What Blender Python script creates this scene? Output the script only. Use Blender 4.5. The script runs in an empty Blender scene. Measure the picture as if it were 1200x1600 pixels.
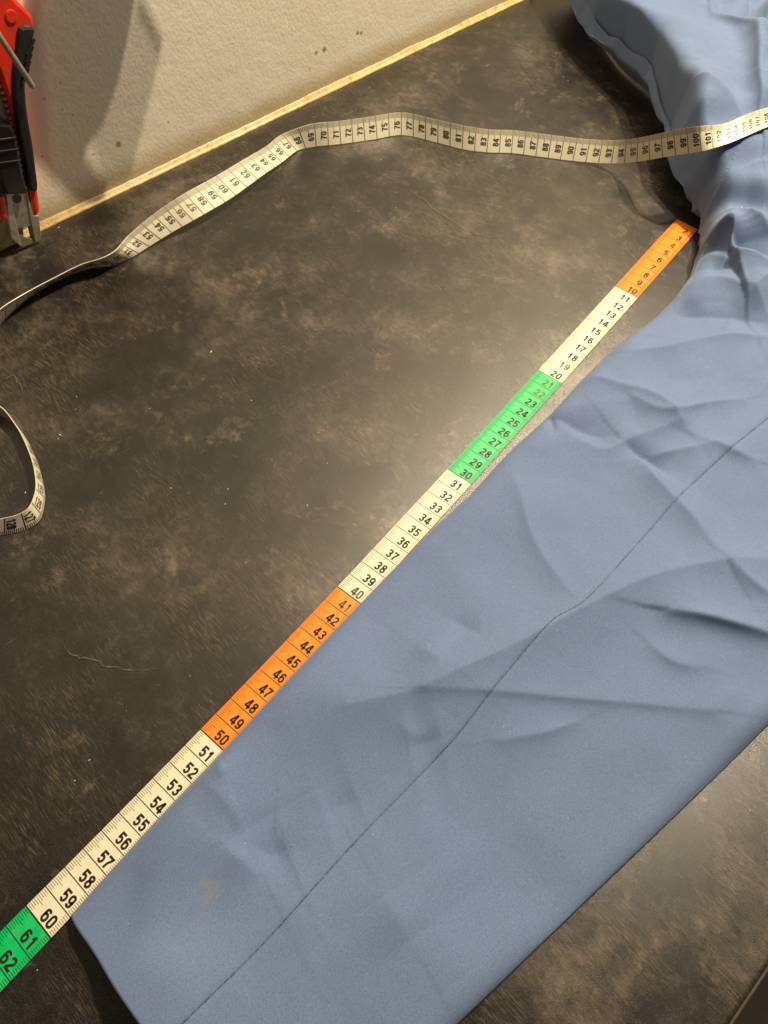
import bpy, math, random
import numpy as np
from mathutils import Vector, Matrix

# ------------------------------------------------------------------ camera, world, lamps, exposure
scene = bpy.context.scene
cam_data = bpy.data.cameras.new('camera')
cam = bpy.data.objects.new('camera', cam_data)
scene.collection.objects.link(cam)
cam.location = (-0.0024, -0.4971, 0.3548)
_rows = ((0.7318, -0.6812, 0.0228), (0.5750, 0.6350, 0.5159), (-0.3659, -0.3644, 0.8563))
cam.rotation_euler = Matrix(_rows).transposed().to_euler()
cam_data.sensor_fit = 'VERTICAL'
cam_data.sensor_height = 32.0
cam_data.lens = 1135.6 / 1600.0 * 32.0
cam_data.clip_start = 0.01
cam_data.clip_end = 50.0
scene.camera = cam
scene.render.resolution_x, scene.render.resolution_y = 768, 1024

world = bpy.data.worlds.new('World')
scene.world = world
world.use_nodes = True
_bg = world.node_tree.nodes['Background']
_bg.inputs['Color'].default_value = (1.0, 0.98, 0.94, 1)
_bg.inputs['Strength'].default_value = 0.04

LAMP = Vector((0.92, -0.39, 1.15))
def lamp(name, loc, energy, size, target=(0.3, -0.3, 0.0)):
    d = bpy.data.lights.new(name, 'AREA')
    d.shape = 'DISK'
    d.size = size
    d.energy = energy
    d.color = (1.0, 0.84, 0.60)
    o = bpy.data.objects.new(name, d)
    scene.collection.objects.link(o)
    o.location = loc
    o.rotation_euler = (Vector(target) - Vector(loc)).to_track_quat('-Z', 'Y').to_euler()
    return o
lamp('ceiling_spot', LAMP, 26.0, 0.03)
lamp('ceiling_spot', (0.88, -0.20, 1.12), 9.0, 0.03)

scene.view_settings.view_transform = 'Standard'
scene.view_settings.look = 'None'
scene.view_settings.exposure = 0.0
scene.view_settings.gamma = 1.0
scene.view_settings.use_curve_mapping = False
scene.render.engine = 'CYCLES'

# ------------------------------------------------------------------ measured data (metres, cm marks for the tapes)
TAPE_L = [(0.5, -0.3044), (0.4482, -0.3121), (0.3971, -0.3199), (0.3464, -0.3276), (0.2962, -0.3352), (0.2464, -0.3427), (0.1969, -0.35), (0.1477, -0.3571), (0.0986, -0.364), (0.0498, -0.3705),
 (0.0009, -0.3766), (-0.0479, -0.3823), (-0.0968, -0.3875), (-0.1458, -0.3923), (-0.195, -0.3964)]
TAPE_R = [(0.5019, -0.3221), (0.4504, -0.33), (0.3994, -0.3377), (0.3489, -0.3452), (0.2988, -0.3526), (0.2491, -0.3598), (0.1996, -0.3668), (0.1503, -0.3736), (0.1012, -0.3803), (0.0521, -0.3867),
 (0.0031, -0.393), (-0.046, -0.3991), (-0.0952, -0.405), (-0.1446, -0.4107), (-0.1943, -0.4162)]
WT = [(40.52, 0.0592, -0.0685, 0.0, 0.063, -0.075, 0.0157), (42.86, 0.0839, -0.0593, 0.0002, 0.0829, -0.0701, 0.0138), (45.07, 0.107, -0.0565, 0.0004, 0.1038, -0.0683, 0.0128),
 (47.48, 0.1325, -0.0594, 0.0006, 0.1261, -0.0695, 0.0133), (49.02, 0.1469, -0.068, 0.0008, 0.1393, -0.0749, 0.0148), (50.06, 0.1568, -0.0706, 0.0009, 0.1476, -0.0747, 0.015),
 (51.82, 0.1737, -0.0694, 0.001, 0.1637, -0.0654, 0.0135), (53.65, 0.1911, -0.0707, 0.0037, 0.1851, -0.0616, 0.0161), (56.68, 0.2182, -0.0744, 0.008, 0.2134, -0.0621, 0.0209),
 (59.83, 0.251, -0.0706, 0.0069, 0.2451, -0.058, 0.0191), (62.65, 0.2851, -0.0633, 0.006, 0.2779, -0.0518, 0.0167), (64.99, 0.3076, -0.0569, 0.0032, 0.3005, -0.0474, 0.0147),
 (67.33, 0.3317, -0.0496, 0.0005, 0.3258, -0.042, 0.014), (68.48, 0.3405, -0.0527, 0.0005, 0.3419, -0.0482, 0.0163), (70.97, 0.3619, -0.0654, 0.0005, 0.3669, -0.0586, 0.0147),
 (73.67, 0.3862, -0.0783, 0.0005, 0.3907, -0.0709, 0.0148), (76.05, 0.4085, -0.0893, 0.0005, 0.4141, -0.0826, 0.0145), (78.77, 0.4225, -0.1144, 0.0005, 0.4279, -0.1073, 0.0144),
 (81.29, 0.4341, -0.1383, 0.0005, 0.4401, -0.1316, 0.015), (83.07, 0.445, -0.1524, 0.0005, 0.4517, -0.1459, 0.0141), (84.9, 0.4583, -0.1651, 0.0005, 0.465, -0.1582, 0.0139),
 (87.4, 0.4734, -0.185, 0.0005, 0.4803, -0.1788, 0.0141), (89.9, 0.4879, -0.2053, 0.0009, 0.4955, -0.1996, 0.0144), (92.42, 0.4998, -0.2279, 0.0048, 0.5072, -0.2214, 0.018),
 (93.95, 0.5028, -0.2431, 0.011, 0.5094, -0.2351, 0.0239), (95.2, 0.502, -0.2559, 0.0193, 0.5076, -0.2467, 0.0319), (97.85, 0.4939, -0.2837, 0.041, 0.4979, -0.2736, 0.0534),
 (99.85, 0.4955, -0.3, 0.0512, 0.4988, -0.29, 0.0639), (102.16, 0.5063, -0.3111, 0.0573, 0.5169, -0.2997, 0.0628), (104.61, 0.5202, -0.3165, 0.0598, 0.5308, -0.3052, 0.0654),
 (106.9, 0.5336, -0.3202, 0.0613, 0.5448, -0.309, 0.0661), (108.86, 0.5519, -0.3241, 0.062, 0.564, -0.3134, 0.0652)]
LOOP = [(0.0244, -0.1427, 0.0005, 0.0249, -0.1423, 0.0101), (0.0255, -0.1587, 0.0005, 0.025, -0.1601, 0.0085), (0.0231, -0.1775, 0.0005, 0.0222, -0.1782, 0.0089),
 (0.0182, -0.1958, 0.0005, 0.017, -0.1963, 0.0088), (0.0099, -0.2135, 0.0005, 0.009, -0.2117, 0.0101), (0.0009, -0.2217, 0.0005, 0.0014, -0.2183, 0.0109),
 (-0.0098, -0.2198, 0.0005, -0.0052, -0.2172, 0.0101), (-0.018, -0.2151, 0.0005, -0.0128, -0.2132, 0.0096)]
G_LEFT = [(-0.0844, -0.4041, 0.004), (-0.0549, -0.3998, 0.003), (0.0011, -0.3929, 0.003), (0.0614, -0.3851, 0.003), (0.101, -0.3805, 0.003), (0.1386, -0.3764, 0.003), (0.162, -0.3742, 0.003),
 (0.1926, -0.3728, 0.003), (0.2235, -0.3686, 0.003), (0.2732, -0.3653, 0.003), (0.3183, -0.36, 0.003), (0.3585, -0.3582, 0.003), (0.388, -0.3591, 0.003), (0.4107, -0.3578, 0.003),
 (0.4382, -0.3521, 0.004), (0.4589, -0.3434, 0.005), (0.4756, -0.3348, 0.006), (0.4854, -0.3274, 0.01), (0.4964, -0.3124, 0.0175), (0.5011, -0.2993, 0.019), (0.5085, -0.2839, 0.021),
 (0.5183, -0.2687, 0.025), (0.5397, -0.2497, 0.025), (0.5583, -0.2251, 0.025), (0.5839, -0.1953, 0.025), (0.6006, -0.1542, 0.025), (0.6124, -0.1151, 0.025), (0.6387, -0.0699, 0.025),
 (0.6561, -0.0414, 0.025), (0.6843, 0.0028, 0.025)]
G_RIGHT = [(0.0077, -0.541, 0.003), (0.0968, -0.5504, 0.003), (0.2042, -0.5611, 0.003)]
HEM = [(-0.0837, -0.4058, 0.006), (-0.0813, -0.434, 0.011), (-0.0786, -0.4589, 0.016)]
SEAM = [(-0.0693, -0.4678, 0.016), (-0.028, -0.4674, 0.012), (0.0236, -0.4643, 0.009), (0.083, -0.4631, 0.009), (0.1127, -0.4599, 0.01), (0.1569, -0.4563, 0.011), (0.1695, -0.458, 0.012),
 (0.1845, -0.4606, 0.012), (0.2286, -0.4586, 0.011), (0.2743, -0.4561, 0.01), (0.3163, -0.4571, 0.012), (0.3592, -0.4596, 0.014)]
CROTCH = [(0.4102, -0.3605, 0.012), (0.427, -0.3568, 0.013), (0.4459, -0.3508, 0.014), (0.4627, -0.3448, 0.015), (0.4777, -0.3413, 0.016), (0.4894, -0.3445, 0.02), (0.4912, -0.3473, 0.026)]
G_H = [(-0.0733, -0.4078, 0.007), (-0.0422, -0.4338, 0.011), (-0.075, -0.457, 0.016), (-0.0429, -0.4786, 0.014), (-0.0107, -0.5175, 0.01), (0.0048, -0.4254, 0.009), (0.0425, -0.4604, 0.01),
 (0.0856, -0.518, 0.008), (0.099, -0.4092, 0.009), (0.1172, -0.4703, 0.01), (0.1628, -0.5122, 0.01), (0.2105, -0.5348, 0.011), (0.1839, -0.4014, 0.009), (0.2214, -0.4471, 0.01),
 (0.259, -0.4827, 0.012), (0.267, -0.3878, 0.009), (0.3059, -0.4053, 0.011), (0.3547, -0.4173, 0.013), (0.3973, -0.4304, 0.016), (0.3175, -0.4811, 0.014), (0.3937, -0.3724, 0.009),
 (0.4227, -0.381, 0.014), (0.4563, -0.3865, 0.02), (0.4478, -0.3596, 0.013), (0.4766, -0.3496, 0.016), (0.4819, -0.3632, 0.024), (0.4864, -0.334, 0.01), (0.4884, -0.3411, 0.012),
 (0.4893, -0.3498, 0.015), (0.497, -0.332, 0.0456), (0.5068, -0.3472, 0.0441), (0.4905, -0.2918, 0.042), (0.491, -0.2993, 0.044), (0.5083, -0.3015, 0.049), (0.5275, -0.31, 0.05),
 (0.5537, -0.3159, 0.048), (0.5011, -0.2744, 0.0593), (0.5403, -0.242, 0.0637), (0.5399, -0.2735, 0.063), (0.6093, -0.2199, 0.0652), (0.5793, -0.205, 0.0644), (0.5939, -0.1633, 0.0637),
 (0.6102, -0.2503, 0.0622), (0.5643, -0.2932, 0.0578), (0.7317, -0.1998, 0.036), (0.7025, -0.2304, 0.03), (0.6528, -0.2676, 0.03), (0.6843, -0.2481, 0.062), (0.6288, -0.2898, 0.062),
 (0.5721, -0.3376, 0.0555), (0.5355, -0.3844, 0.0456), (0.4588, -0.4592, 0.03), (0.354, -0.5438, 0.015), (0.6714, -0.112, 0.0637), (0.7377, -0.1671, 0.0637), (0.7727, -0.2436, 0.0593),
 (0.4644, -0.3231, 0.02), (0.4685, -0.3323, 0.018), (0.4721, -0.3427, 0.018), (0.4739, -0.3542, 0.02)]
FOLDS = [('scarp', 0.006, 0.024, 0.024, [(0.0589, -0.4181), (0.088, -0.4351), (0.1146, -0.4443), (0.1377, -0.452), (0.178, -0.4623), (0.2189, -0.4759), (0.2526, -0.4953), (0.276, -0.513)]),
 ('r2', 0.0022, 0.012, 0.01, [(0.2154, -0.3824), (0.2073, -0.3955), (0.1944, -0.4139), (0.186, -0.4343), (0.1809, -0.4513)]),
 ('r3', 0.004, 0.012, 0.022, [(0.2563, -0.4904), (0.2645, -0.4681), (0.2705, -0.4433), (0.2767, -0.4274), (0.2812, -0.4124)]),
 ('r4', 0.005, 0.016, 0.005, [(0.21, -0.4934), (0.2193, -0.5067), (0.2284, -0.5207), (0.2401, -0.5389)]),
 ('r4b', 0.0025, 0.012, 0.006, [(0.255, -0.4986), (0.2541, -0.513), (0.2574, -0.5284)]), ('r5', 0.0016, 0.01, 0.005, [(0.1896, -0.4982), (0.1902, -0.5095), (0.1969, -0.5201)]),
 ('r6', 0.0014, 0.014, 0.004, [(0.0898, -0.4368), (0.1264, -0.4733), (0.1557, -0.5049), (0.1851, -0.5382)]),
 ('r7', 0.0015, 0.01, 0.006, [(0.0986, -0.477), (0.1181, -0.4897), (0.1348, -0.4974)]),
 ('r8', 0.0034, 0.007, 0.012, [(0.3392, -0.3682), (0.3608, -0.3837), (0.3799, -0.3933), (0.4005, -0.4086), (0.4181, -0.4303)]),
 ('r9', 0.0032, 0.014, 0.009, [(0.3061, -0.3633), (0.315, -0.3866), (0.3211, -0.4065), (0.3158, -0.425)]),
 ('r9b', 0.003, 0.01, 0.008, [(0.3113, -0.3943), (0.3165, -0.417), (0.3404, -0.4285), (0.3578, -0.4401)]),
 ('r10', -0.0035, 0.01, 0.012, [(0.2685, -0.3693), (0.2723, -0.3871), (0.2784, -0.4016)]), ('notch', -0.003, 0.003, 0.005, [(0.2686, -0.3641), (0.2664, -0.37), (0.2595, -0.3769)]),
 ('r10b', 0.0026, 0.01, 0.012, [(0.2635, -0.3805), (0.2683, -0.4058), (0.2867, -0.4129), (0.3155, -0.4247)]),
 ('r11', -0.0055, 0.01, 0.007, [(0.2809, -0.414), (0.2824, -0.4278), (0.2807, -0.4395)]), ('r11b', 0.003, 0.006, 0.012, [(0.2868, -0.4292), (0.2996, -0.4383), (0.3104, -0.4443)]),
 ('r12', 0.0028, 0.014, 0.006, [(0.3144, -0.4416), (0.318, -0.4549), (0.3243, -0.4704)]),
 ('r13', 0.0035, 0.012, 0.012, [(0.407, -0.3547), (0.434, -0.3703), (0.4345, -0.3956), (0.4286, -0.4166)]),
 ('r13b', -0.003, 0.012, 0.014, [(0.3976, -0.3693), (0.412, -0.3901), (0.4244, -0.4168)]), ('r14', 0.003, 0.01, 0.008, [(0.4626, -0.3981), (0.4356, -0.3949), (0.4051, -0.3996)]),
 ('b1', 0.003, 0.015, 0.018, [(-0.0208, -0.4268), (-0.0191, -0.4359), (-0.017, -0.4466)]), ('b1d', -0.003, 0.018, 0.018, [(-0.0127, -0.4343), (-0.008, -0.4439), (-0.0013, -0.4466)]),
 ('b2', 0.003, 0.03, 0.02, [(-0.0113, -0.3996), (-0.0094, -0.4162), (-0.0116, -0.4284)]), ('b3', -0.0022, 0.02, 0.02, [(0.0191, -0.4461), (0.035, -0.4517)]),
 ('b4', 0.0022, 0.03, 0.02, [(0.0166, -0.4883), (0.0132, -0.5073)]), ('b5', -0.002, 0.02, 0.02, [(0.0674, -0.4511), (0.0805, -0.4591)]),
 ('b6', 0.002, 0.02, 0.02, [(0.0702, -0.4395), (0.0749, -0.452), (0.0901, -0.4496)]), ('bp', -0.002, 0.012, 0.012, [(0.1262, -0.4207), (0.1308, -0.4343)]),
 ('bq', 0.0022, 0.02, 0.015, [(0.1034, -0.4184), (0.1058, -0.434)]), ('e1', 0.0018, 0.006, 0.01, [(-0.0013, -0.3956), (-0.0037, -0.4048)]),
 ('lip', 0.027, 0.026, 0.003, [(0.4573, -0.3243), (0.4581, -0.3341), (0.4629, -0.3437), (0.4643, -0.3529), (0.4574, -0.3618)]),
 ('lip2', 0.0095, 0.012, 0.006, [(0.4782, -0.35), (0.4777, -0.3631), (0.4777, -0.3782)]),
 ('flap', 0.008, 0.006, 0.008, [(0.4524, -0.3545), (0.4521, -0.3664), (0.4547, -0.3797), (0.4578, -0.395)]),
 ('flapv', -0.008, 0.006, 0.006, [(0.4613, -0.3553), (0.4611, -0.3682), (0.4669, -0.3845)]), ('flapd', -0.003, 0.006, 0.006, [(0.4415, -0.3596), (0.4482, -0.3714)]),
 ('h1', 0.0025, 0.014, 0.012, [(0.4841, -0.2914), (0.4896, -0.3012), (0.5061, -0.3035), (0.5242, -0.3131)]),
 ('h2', 0.0078, 0.018, 0.014, [(0.4717, -0.324), (0.4972, -0.3254), (0.5175, -0.3333), (0.527, -0.3455)]),
 ('h2v', -0.005, 0.01, 0.01, [(0.4622, -0.3278), (0.4815, -0.3279), (0.5062, -0.3274), (0.5297, -0.336)]),
 ('h3', 0.0105, 0.016, 0.018, [(0.5765, -0.1825), (0.5642, -0.216), (0.5489, -0.2386), (0.5507, -0.2574), (0.5453, -0.2805), (0.5418, -0.3043)]),
 ('h3b', 0.0048, 0.01, 0.01, [(0.5434, -0.2396), (0.5344, -0.2602), (0.5136, -0.28)]),
 ('h4', 0.0084, 0.008, 0.01, [(0.5841, -0.1314), (0.5913, -0.1456), (0.5807, -0.173), (0.5703, -0.1964)]),
 ('h5', 0.0048, 0.01, 0.008, [(0.6137, -0.1741), (0.5945, -0.1912), (0.5849, -0.2024)]),
 ('h6', 0.013, 0.02, 0.004, [(0.6833, -0.1832), (0.6521, -0.2131), (0.629, -0.246), (0.5845, -0.2805), (0.5495, -0.3109)]),
 ('h7', 0.005, 0.008, 0.004, [(0.6918, -0.1903), (0.6532, -0.2276), (0.6188, -0.2623), (0.578, -0.2976)]),
 ('h8', 0.024, 0.007, 0.012, [(0.7215, -0.2004), (0.6662, -0.2385), (0.622, -0.2772), (0.5814, -0.3115)])]
SHADOW = [(0.2095, 0.1303), (0.2466, 0.12), (0.2333, 0.0969), (0.2227, 0.0798), (0.2019, 0.0565), (0.1855, 0.0466), (0.173, 0.0408), (0.1735, 0.0338), (0.1837, 0.0044), (0.1736, -0.0007),
 (0.1609, 0.0227), (0.154, 0.0373), (0.151, 0.0481), (0.1417, 0.0598), (0.1633, 0.1189), (0.1766, 0.1395)]
MESHB = [(0.2466, 0.12), (0.2504, 0.1114), (0.2571, 0.0853), (0.2471, 0.0693), (0.2262, 0.0376), (0.2031, 0.0036), (0.1837, 0.0044), (0.1855, 0.0466), (0.2019, 0.0565), (0.2227, 0.0798),
 (0.2333, 0.0969)]
SLIT = [(0.2104, 0.1265), (0.2114, 0.1255), (0.2044, 0.1155)]
SPOTS = [(0.4028, 0.0349), (0.3945, 0.0351), (0.4399, 0.0363), (0.4442, 0.0349), (0.2051, 0.0333), (0.1841, 0.0342), (0.2787, 0.0815), (0.2486, 0.0332), (0.3867, 0.025), (0.3115, 0.0162),
 (0.1742, 0.0705), (0.1792, 0.0647), (0.1493, 0.0475), (0.1649, 0.0813), (0.1788, 0.0867), (0.2697, 0.0089)]
KN = {'axis': [(0.1145, 0.0241), (0.1485, 0.1488)],
 'bar': [(0.1088, 0.0124), (0.1141, 0.0064), (0.121, 0.0038), (0.1197, 0.0018), (0.1071, 0.003), (0.1068, 0.0069)],
 'body': [(0.1538, 0.1598), (0.1615, 0.1515), (0.1649, 0.1441), (0.1682, 0.1389), (0.1705, 0.1338), (0.1693, 0.1289), (0.1652, 0.1224), (0.1596, 0.1155), (0.1559, 0.1089), (0.1514, 0.1016),
          (0.1479, 0.0927), (0.1445, 0.0808), (0.1415, 0.0675), (0.137, 0.0517), (0.1326, 0.037), (0.1293, 0.0245), (0.1266, 0.0217), (0.123, 0.0225), (0.1241, 0.0296), (0.1287, 0.0455),
          (0.1322, 0.062), (0.1347, 0.0758), (0.1372, 0.091), (0.1384, 0.104), (0.1392, 0.1138), (0.1401, 0.1244)],
 'grip': [(0.1601, 0.1319), (0.1688, 0.1296), (0.1649, 0.1234), (0.1593, 0.1165), (0.1556, 0.11), (0.1512, 0.1028), (0.1477, 0.0938), (0.1443, 0.082), (0.1413, 0.0687), (0.1369, 0.053),
          (0.1323, 0.0389), (0.1275, 0.0407), (0.1292, 0.0489), (0.1326, 0.063), (0.1351, 0.0768), (0.1387, 0.0916), (0.1432, 0.1036), (0.1478, 0.1137), (0.1542, 0.1233)],
 'hole': [(0.1177, 0.0373), (0.1205, 0.036)],
 'plate': [(0.113, 0.0443), (0.1254, 0.0386), (0.1196, 0.015), (0.1078, 0.0184)],
 'raill': [(0.1125, 0.0448), (0.1148, 0.0438), (0.1065, 0.0049), (0.1024, 0.0135), (0.1057, 0.0259)],
 'railr': [(0.1249, 0.0391), (0.1245, 0.0304), (0.1232, 0.0219), (0.1265, 0.0203), (0.1215, 0.0036), (0.1162, 0.0031), (0.1201, 0.0214)],
 'rivet': [(0.1582, 0.1381), (0.1615, 0.1371)],
 'slider': [(0.1228, 0.0894), (0.1325, 0.0844), (0.1315, 0.0764), (0.1302, 0.0683), (0.1266, 0.0541), (0.1241, 0.041), (0.1114, 0.046), (0.1126, 0.0603)],
 'wire': [(0.1408, 0.1574), (0.145, 0.1342), (0.1528, 0.1026)]}
CRUMBS = [(0.0416, -0.1759), (0.0392, -0.1777), (0.1382, -0.0075), (0.1419, -0.0136), (0.1486, -0.1812), (0.1432, -0.2311), (-0.0456, -0.3529), (0.0689, -0.2519), (0.0644, -0.1564),
 (0.1648, -0.2788), (0.2123, -0.3974), (0.0586, -0.1648), (0.0856, -0.2816), (0.1196, -0.3135), (0.006, -0.1991), (0.3726, -0.1023), (0.3163, -0.1381), (0.5809, -0.1194),
 (-0.0554, -0.3563)]
CRACKS = [[(-0.0259, -0.2941), (-0.0255, -0.3027), (-0.0211, -0.3076), (-0.0169, -0.3146), (-0.0171, -0.319), (-0.0132, -0.3221), (-0.0079, -0.3296), (0.0026, -0.337)],
 [(0.3617, -0.147), (0.3626, -0.1603), (0.3603, -0.1766), (0.3614, -0.1925), (0.3615, -0.2091), (0.367, -0.2236), (0.3788, -0.2321)],
 [(0.0344, -0.1155), (0.0428, -0.1145), (0.0432, -0.1234), (0.041, -0.1299)], [(0.1548, -0.5222), (0.1598, -0.5204)]]

# ------------------------------------------------------------------ helpers
rng = random.Random(7)
COL = scene.collection

def link(o, parent=None):
    COL.objects.link(o)
    if parent is not None:
        o.parent = parent
    return o

def mesh_obj(name, verts, faces, mat, parent=None, smooth=False):
    me = bpy.data.meshes.new(name)
    me.from_pydata([tuple(v) for v in verts], [], faces)
    me.update()
    if smooth:
        me.polygons.foreach_set('use_smooth', [True] * len(me.polygons))
    me.materials.append(mat)
    return link(bpy.data.objects.new(name, me), parent)

def np_mesh(name, verts, quads, mat, parent=None, smooth=True):
    me = bpy.data.meshes.new(name)
    nv, nf = len(verts), len(quads)
    me.vertices.add(nv)
    me.vertices.foreach_set('co', np.asarray(verts, np.float32).ravel())
    me.loops.add(nf * 4)
    me.loops.foreach_set('vertex_index', np.asarray(quads, np.int32).ravel())
    me.polygons.add(nf)
    me.polygons.foreach_set('loop_start', np.arange(0, nf * 4, 4, dtype=np.int32))
    me.polygons.foreach_set('loop_total', np.full(nf, 4, np.int32))
    me.polygons.foreach_set('use_smooth', np.full(nf, smooth, bool))
    me.update(calc_edges=True)
    me.validate()
    me.materials.append(mat)
    return link(bpy.data.objects.new(name, me), parent)

def empty(name, loc=(0, 0, 0)):
    o = bpy.data.objects.new(name, None)
    o.empty_display_size = 0.02
    COL.objects.link(o)
    o.location = loc
    return o

def tag(o, label=None, cat=None, group=None, kind=None):
    for k, v in (('label', label), ('category', cat), ('group', group), ('kind', kind)):
        if v:
            o[k] = v
    return o

def catmull(pts, xs, q):
    """smooth interpolation of rows of pts (keyed by xs) at q"""
    pts = np.asarray(pts, float); xs = np.asarray(xs, float); q = np.asarray(q, float)
    m = np.gradient(pts, xs, axis=0)
    i = np.clip(np.searchsorted(xs, q) - 1, 0, len(xs) - 2)
    h = (xs[i + 1] - xs[i]); t = np.clip((q - xs[i]) / h, -0.5, 1.5)[:, None]; h = h[:, None]
    return ((2*t**3 - 3*t**2 + 1) * pts[i] + (t**3 - 2*t**2 + t) * h * m[i]
            + (-2*t**3 + 3*t**2) * pts[i + 1] + (t**3 - t**2) * h * m[i + 1])

def value_noise(x, y, scale, seed):
    r = np.random.RandomState(seed).rand(256, 256)
    u = x * scale + 100.3; v = y * scale + 100.7
    i = np.floor(u).astype(int); j = np.floor(v).astype(int)
    fu = u - i; fv = v - j
    fu = fu**3 * (fu * (fu * 6 - 15) + 10); fv = fv**3 * (fv * (fv * 6 - 15) + 10)
    g = lambda a, b: r[a % 256, b % 256]
    return ((g(i, j) * (1 - fu) + g(i + 1, j) * fu) * (1 - fv)
            + (g(i, j + 1) * (1 - fu) + g(i + 1, j + 1) * fu) * fv) - 0.5

def facets(x, y, scale, seed):
    """flat triangular facets meeting in creases, as in crumpled cloth"""
    r = np.random.RandomState(seed).rand(128, 128)
    sk = (x + y) * 0.3660254 * scale
    u = x * scale + sk + 50; v = y * scale + sk + 50
    i = np.floor(u).astype(int); j = np.floor(v).astype(int)
    fu = u - i; fv = v - j
    g = lambda a, b: r[a % 128, b % 128]
    lo = fu > fv
    mid = np.where(lo, g(i + 1, j), g(i, j + 1))
    a = np.where(lo, fu, fv); c = np.where(lo, fv, fu)
    return g(i, j) * (1 - a) + mid * (a - c) + g(i + 1, j + 1) * c - 0.5

def sstep(a, b, x):
    t = np.clip((x - a) / (b - a), 0, 1)
    return t * t * (3 - 2 * t)

# ------------------------------------------------------------------ materials
class Nodes:
    def __init__(self, name):
        self.mat = bpy.data.materials.new(name)
        self.mat.use_nodes = True
        self.t = self.mat.node_tree
        self.bsdf = self.t.nodes['Principled BSDF']
        self.co = self.t.nodes.new('ShaderNodeTexCoord').outputs['Object']
    def n(self, kind, **kw):
        nd = self.t.nodes.new(kind)
        for k, v in kw.items():
            setattr(nd, k, v)
        return nd
    def l(self, a, b):
        self.t.links.new(a, b)
    def mapped(self, scale=(1, 1, 1), rot=(0, 0, 0), loc=(0, 0, 0)):
        m = self.n('ShaderNodeMapping')
        m.inputs['Scale'].default_value = scale
        m.inputs['Rotation'].default_value = rot
        m.inputs['Location'].default_value = loc
        self.l(self.co, m.inputs['Vector'])
        return m.outputs['Vector']
    def noise(self, scale, detail=3, rough=0.55, vec=None, distort=0.0):
        nd = self.n('ShaderNodeTexNoise')
        nd.inputs['Scale'].default_value = scale
        nd.inputs['Detail'].default_value = detail
        nd.inputs['Roughness'].default_value = rough
        nd.inputs['Distortion'].default_value = distort
        self.l(vec if vec is not None else self.co, nd.inputs['Vector'])
        return nd.outputs['Fac']
    def voronoi(self, scale, feature='DISTANCE_TO_EDGE', vec=None):
        nd = self.n('ShaderNodeTexVoronoi', feature=feature)
        nd.inputs['Scale'].default_value = scale
        self.l(vec if vec is not None else self.co, nd.inputs['Vector'])
        return nd.outputs['Distance']
    def ramp(self, fac, stops, interp='LINEAR'):
        nd = self.n('ShaderNodeValToRGB')
        cr = nd.color_ramp
        cr.interpolation = interp
        while len(cr.elements) < len(stops):
            cr.elements.new(0.5)
        for e, (p, c) in zip(cr.elements, stops):
            e.position = p
            e.color = (c, c, c, 1) if isinstance(c, (int, float)) else (*c, 1)
        self.l(fac, nd.inputs['Fac'])
        return nd.outputs['Color']
    def mix(self, fac, a, b, mode='MIX'):
        nd = self.n('ShaderNodeMix', data_type='RGBA', blend_type=mode)
        for s, v in ((nd.inputs['Factor'], fac), (nd.inputs[6], a), (nd.inputs[7], b)):
            if isinstance(v, (int, float)):
                s.default_value = v
            elif isinstance(v, tuple):
                s.default_value = (*v, 1)
            else:
                self.l(v, s)
        return nd.outputs[2]
    def math(self, op, a, b=0.0, clamp=False):
        nd = self.n('ShaderNodeMath', operation=op, use_clamp=clamp)
        for s, v in ((nd.inputs[0], a), (nd.inputs[1], b)):
            if isinstance(v, (int, float)):
                s.default_value = v
            else:
                self.l(v, s)
        return nd.outputs[0]
    def near(self, pt, radius, wobble=None):
        """soft spot round a fixed point of the object"""
        nd = self.n('ShaderNodeVectorMath', operation='DISTANCE')
        self.l(wobble if wobble is not None else self.co, nd.inputs[0])
        nd.inputs[1].default_value = pt
        m = self.n('ShaderNodeMapRange', interpolation_type='SMOOTHSTEP')
        self.l(nd.outputs['Value'], m.inputs['Value'])
        m.inputs['From Min'].default_value = radius
        m.inputs['From Max'].default_value = radius * 0.45
        return m.outputs['Result']
    def wobbled(self, scale, amount):
        nd = self.n('ShaderNodeTexNoise')
        nd.inputs['Scale'].default_value = scale
        self.l(self.co, nd.inputs['Vector'])
        s = self.n('ShaderNodeVectorMath', operation='SUBTRACT')
        self.l(nd.outputs['Color'], s.inputs[0]); s.inputs[1].default_value = (.5, .5, .5)
        k = self.n('ShaderNodeVectorMath', operation='SCALE')
        self.l(s.outputs[0], k.inputs[0]); k.inputs['Scale'].default_value = amount
        a = self.n('ShaderNodeVectorMath', operation='ADD')
        self.l(self.co, a.inputs[0]); self.l(k.outputs[0], a.inputs[1])
        return a.outputs[0]
    def bump(self, height, strength, distance, normal=None):
        nd = self.n('ShaderNodeBump')
        nd.inputs['Strength'].default_value = strength
        nd.inputs['Distance'].default_value = distance
        self.l(height, nd.inputs['Height'])
        if normal is not None:
            self.l(normal, nd.inputs['Normal'])
        return nd.outputs['Normal']
    def done(self, color=None, rough=None, normal=None, spec=None, metal=None, sheen=None):
        b = self.bsdf.inputs
        for key, v in (('Base Color', color), ('Roughness', rough), ('Specular IOR Level', spec), ('Metallic', metal), ('Sheen Weight', sheen)):
            if v is None:
                continue
            if isinstance(v, tuple):
                b[key].default_value = (*v, 1)
            elif isinstance(v, (int, float)):
                b[key].default_value = v
            else:
                self.l(v, b[key])
        if normal is not None:
            self.l(normal, b['Normal'])
        return self.mat

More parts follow.
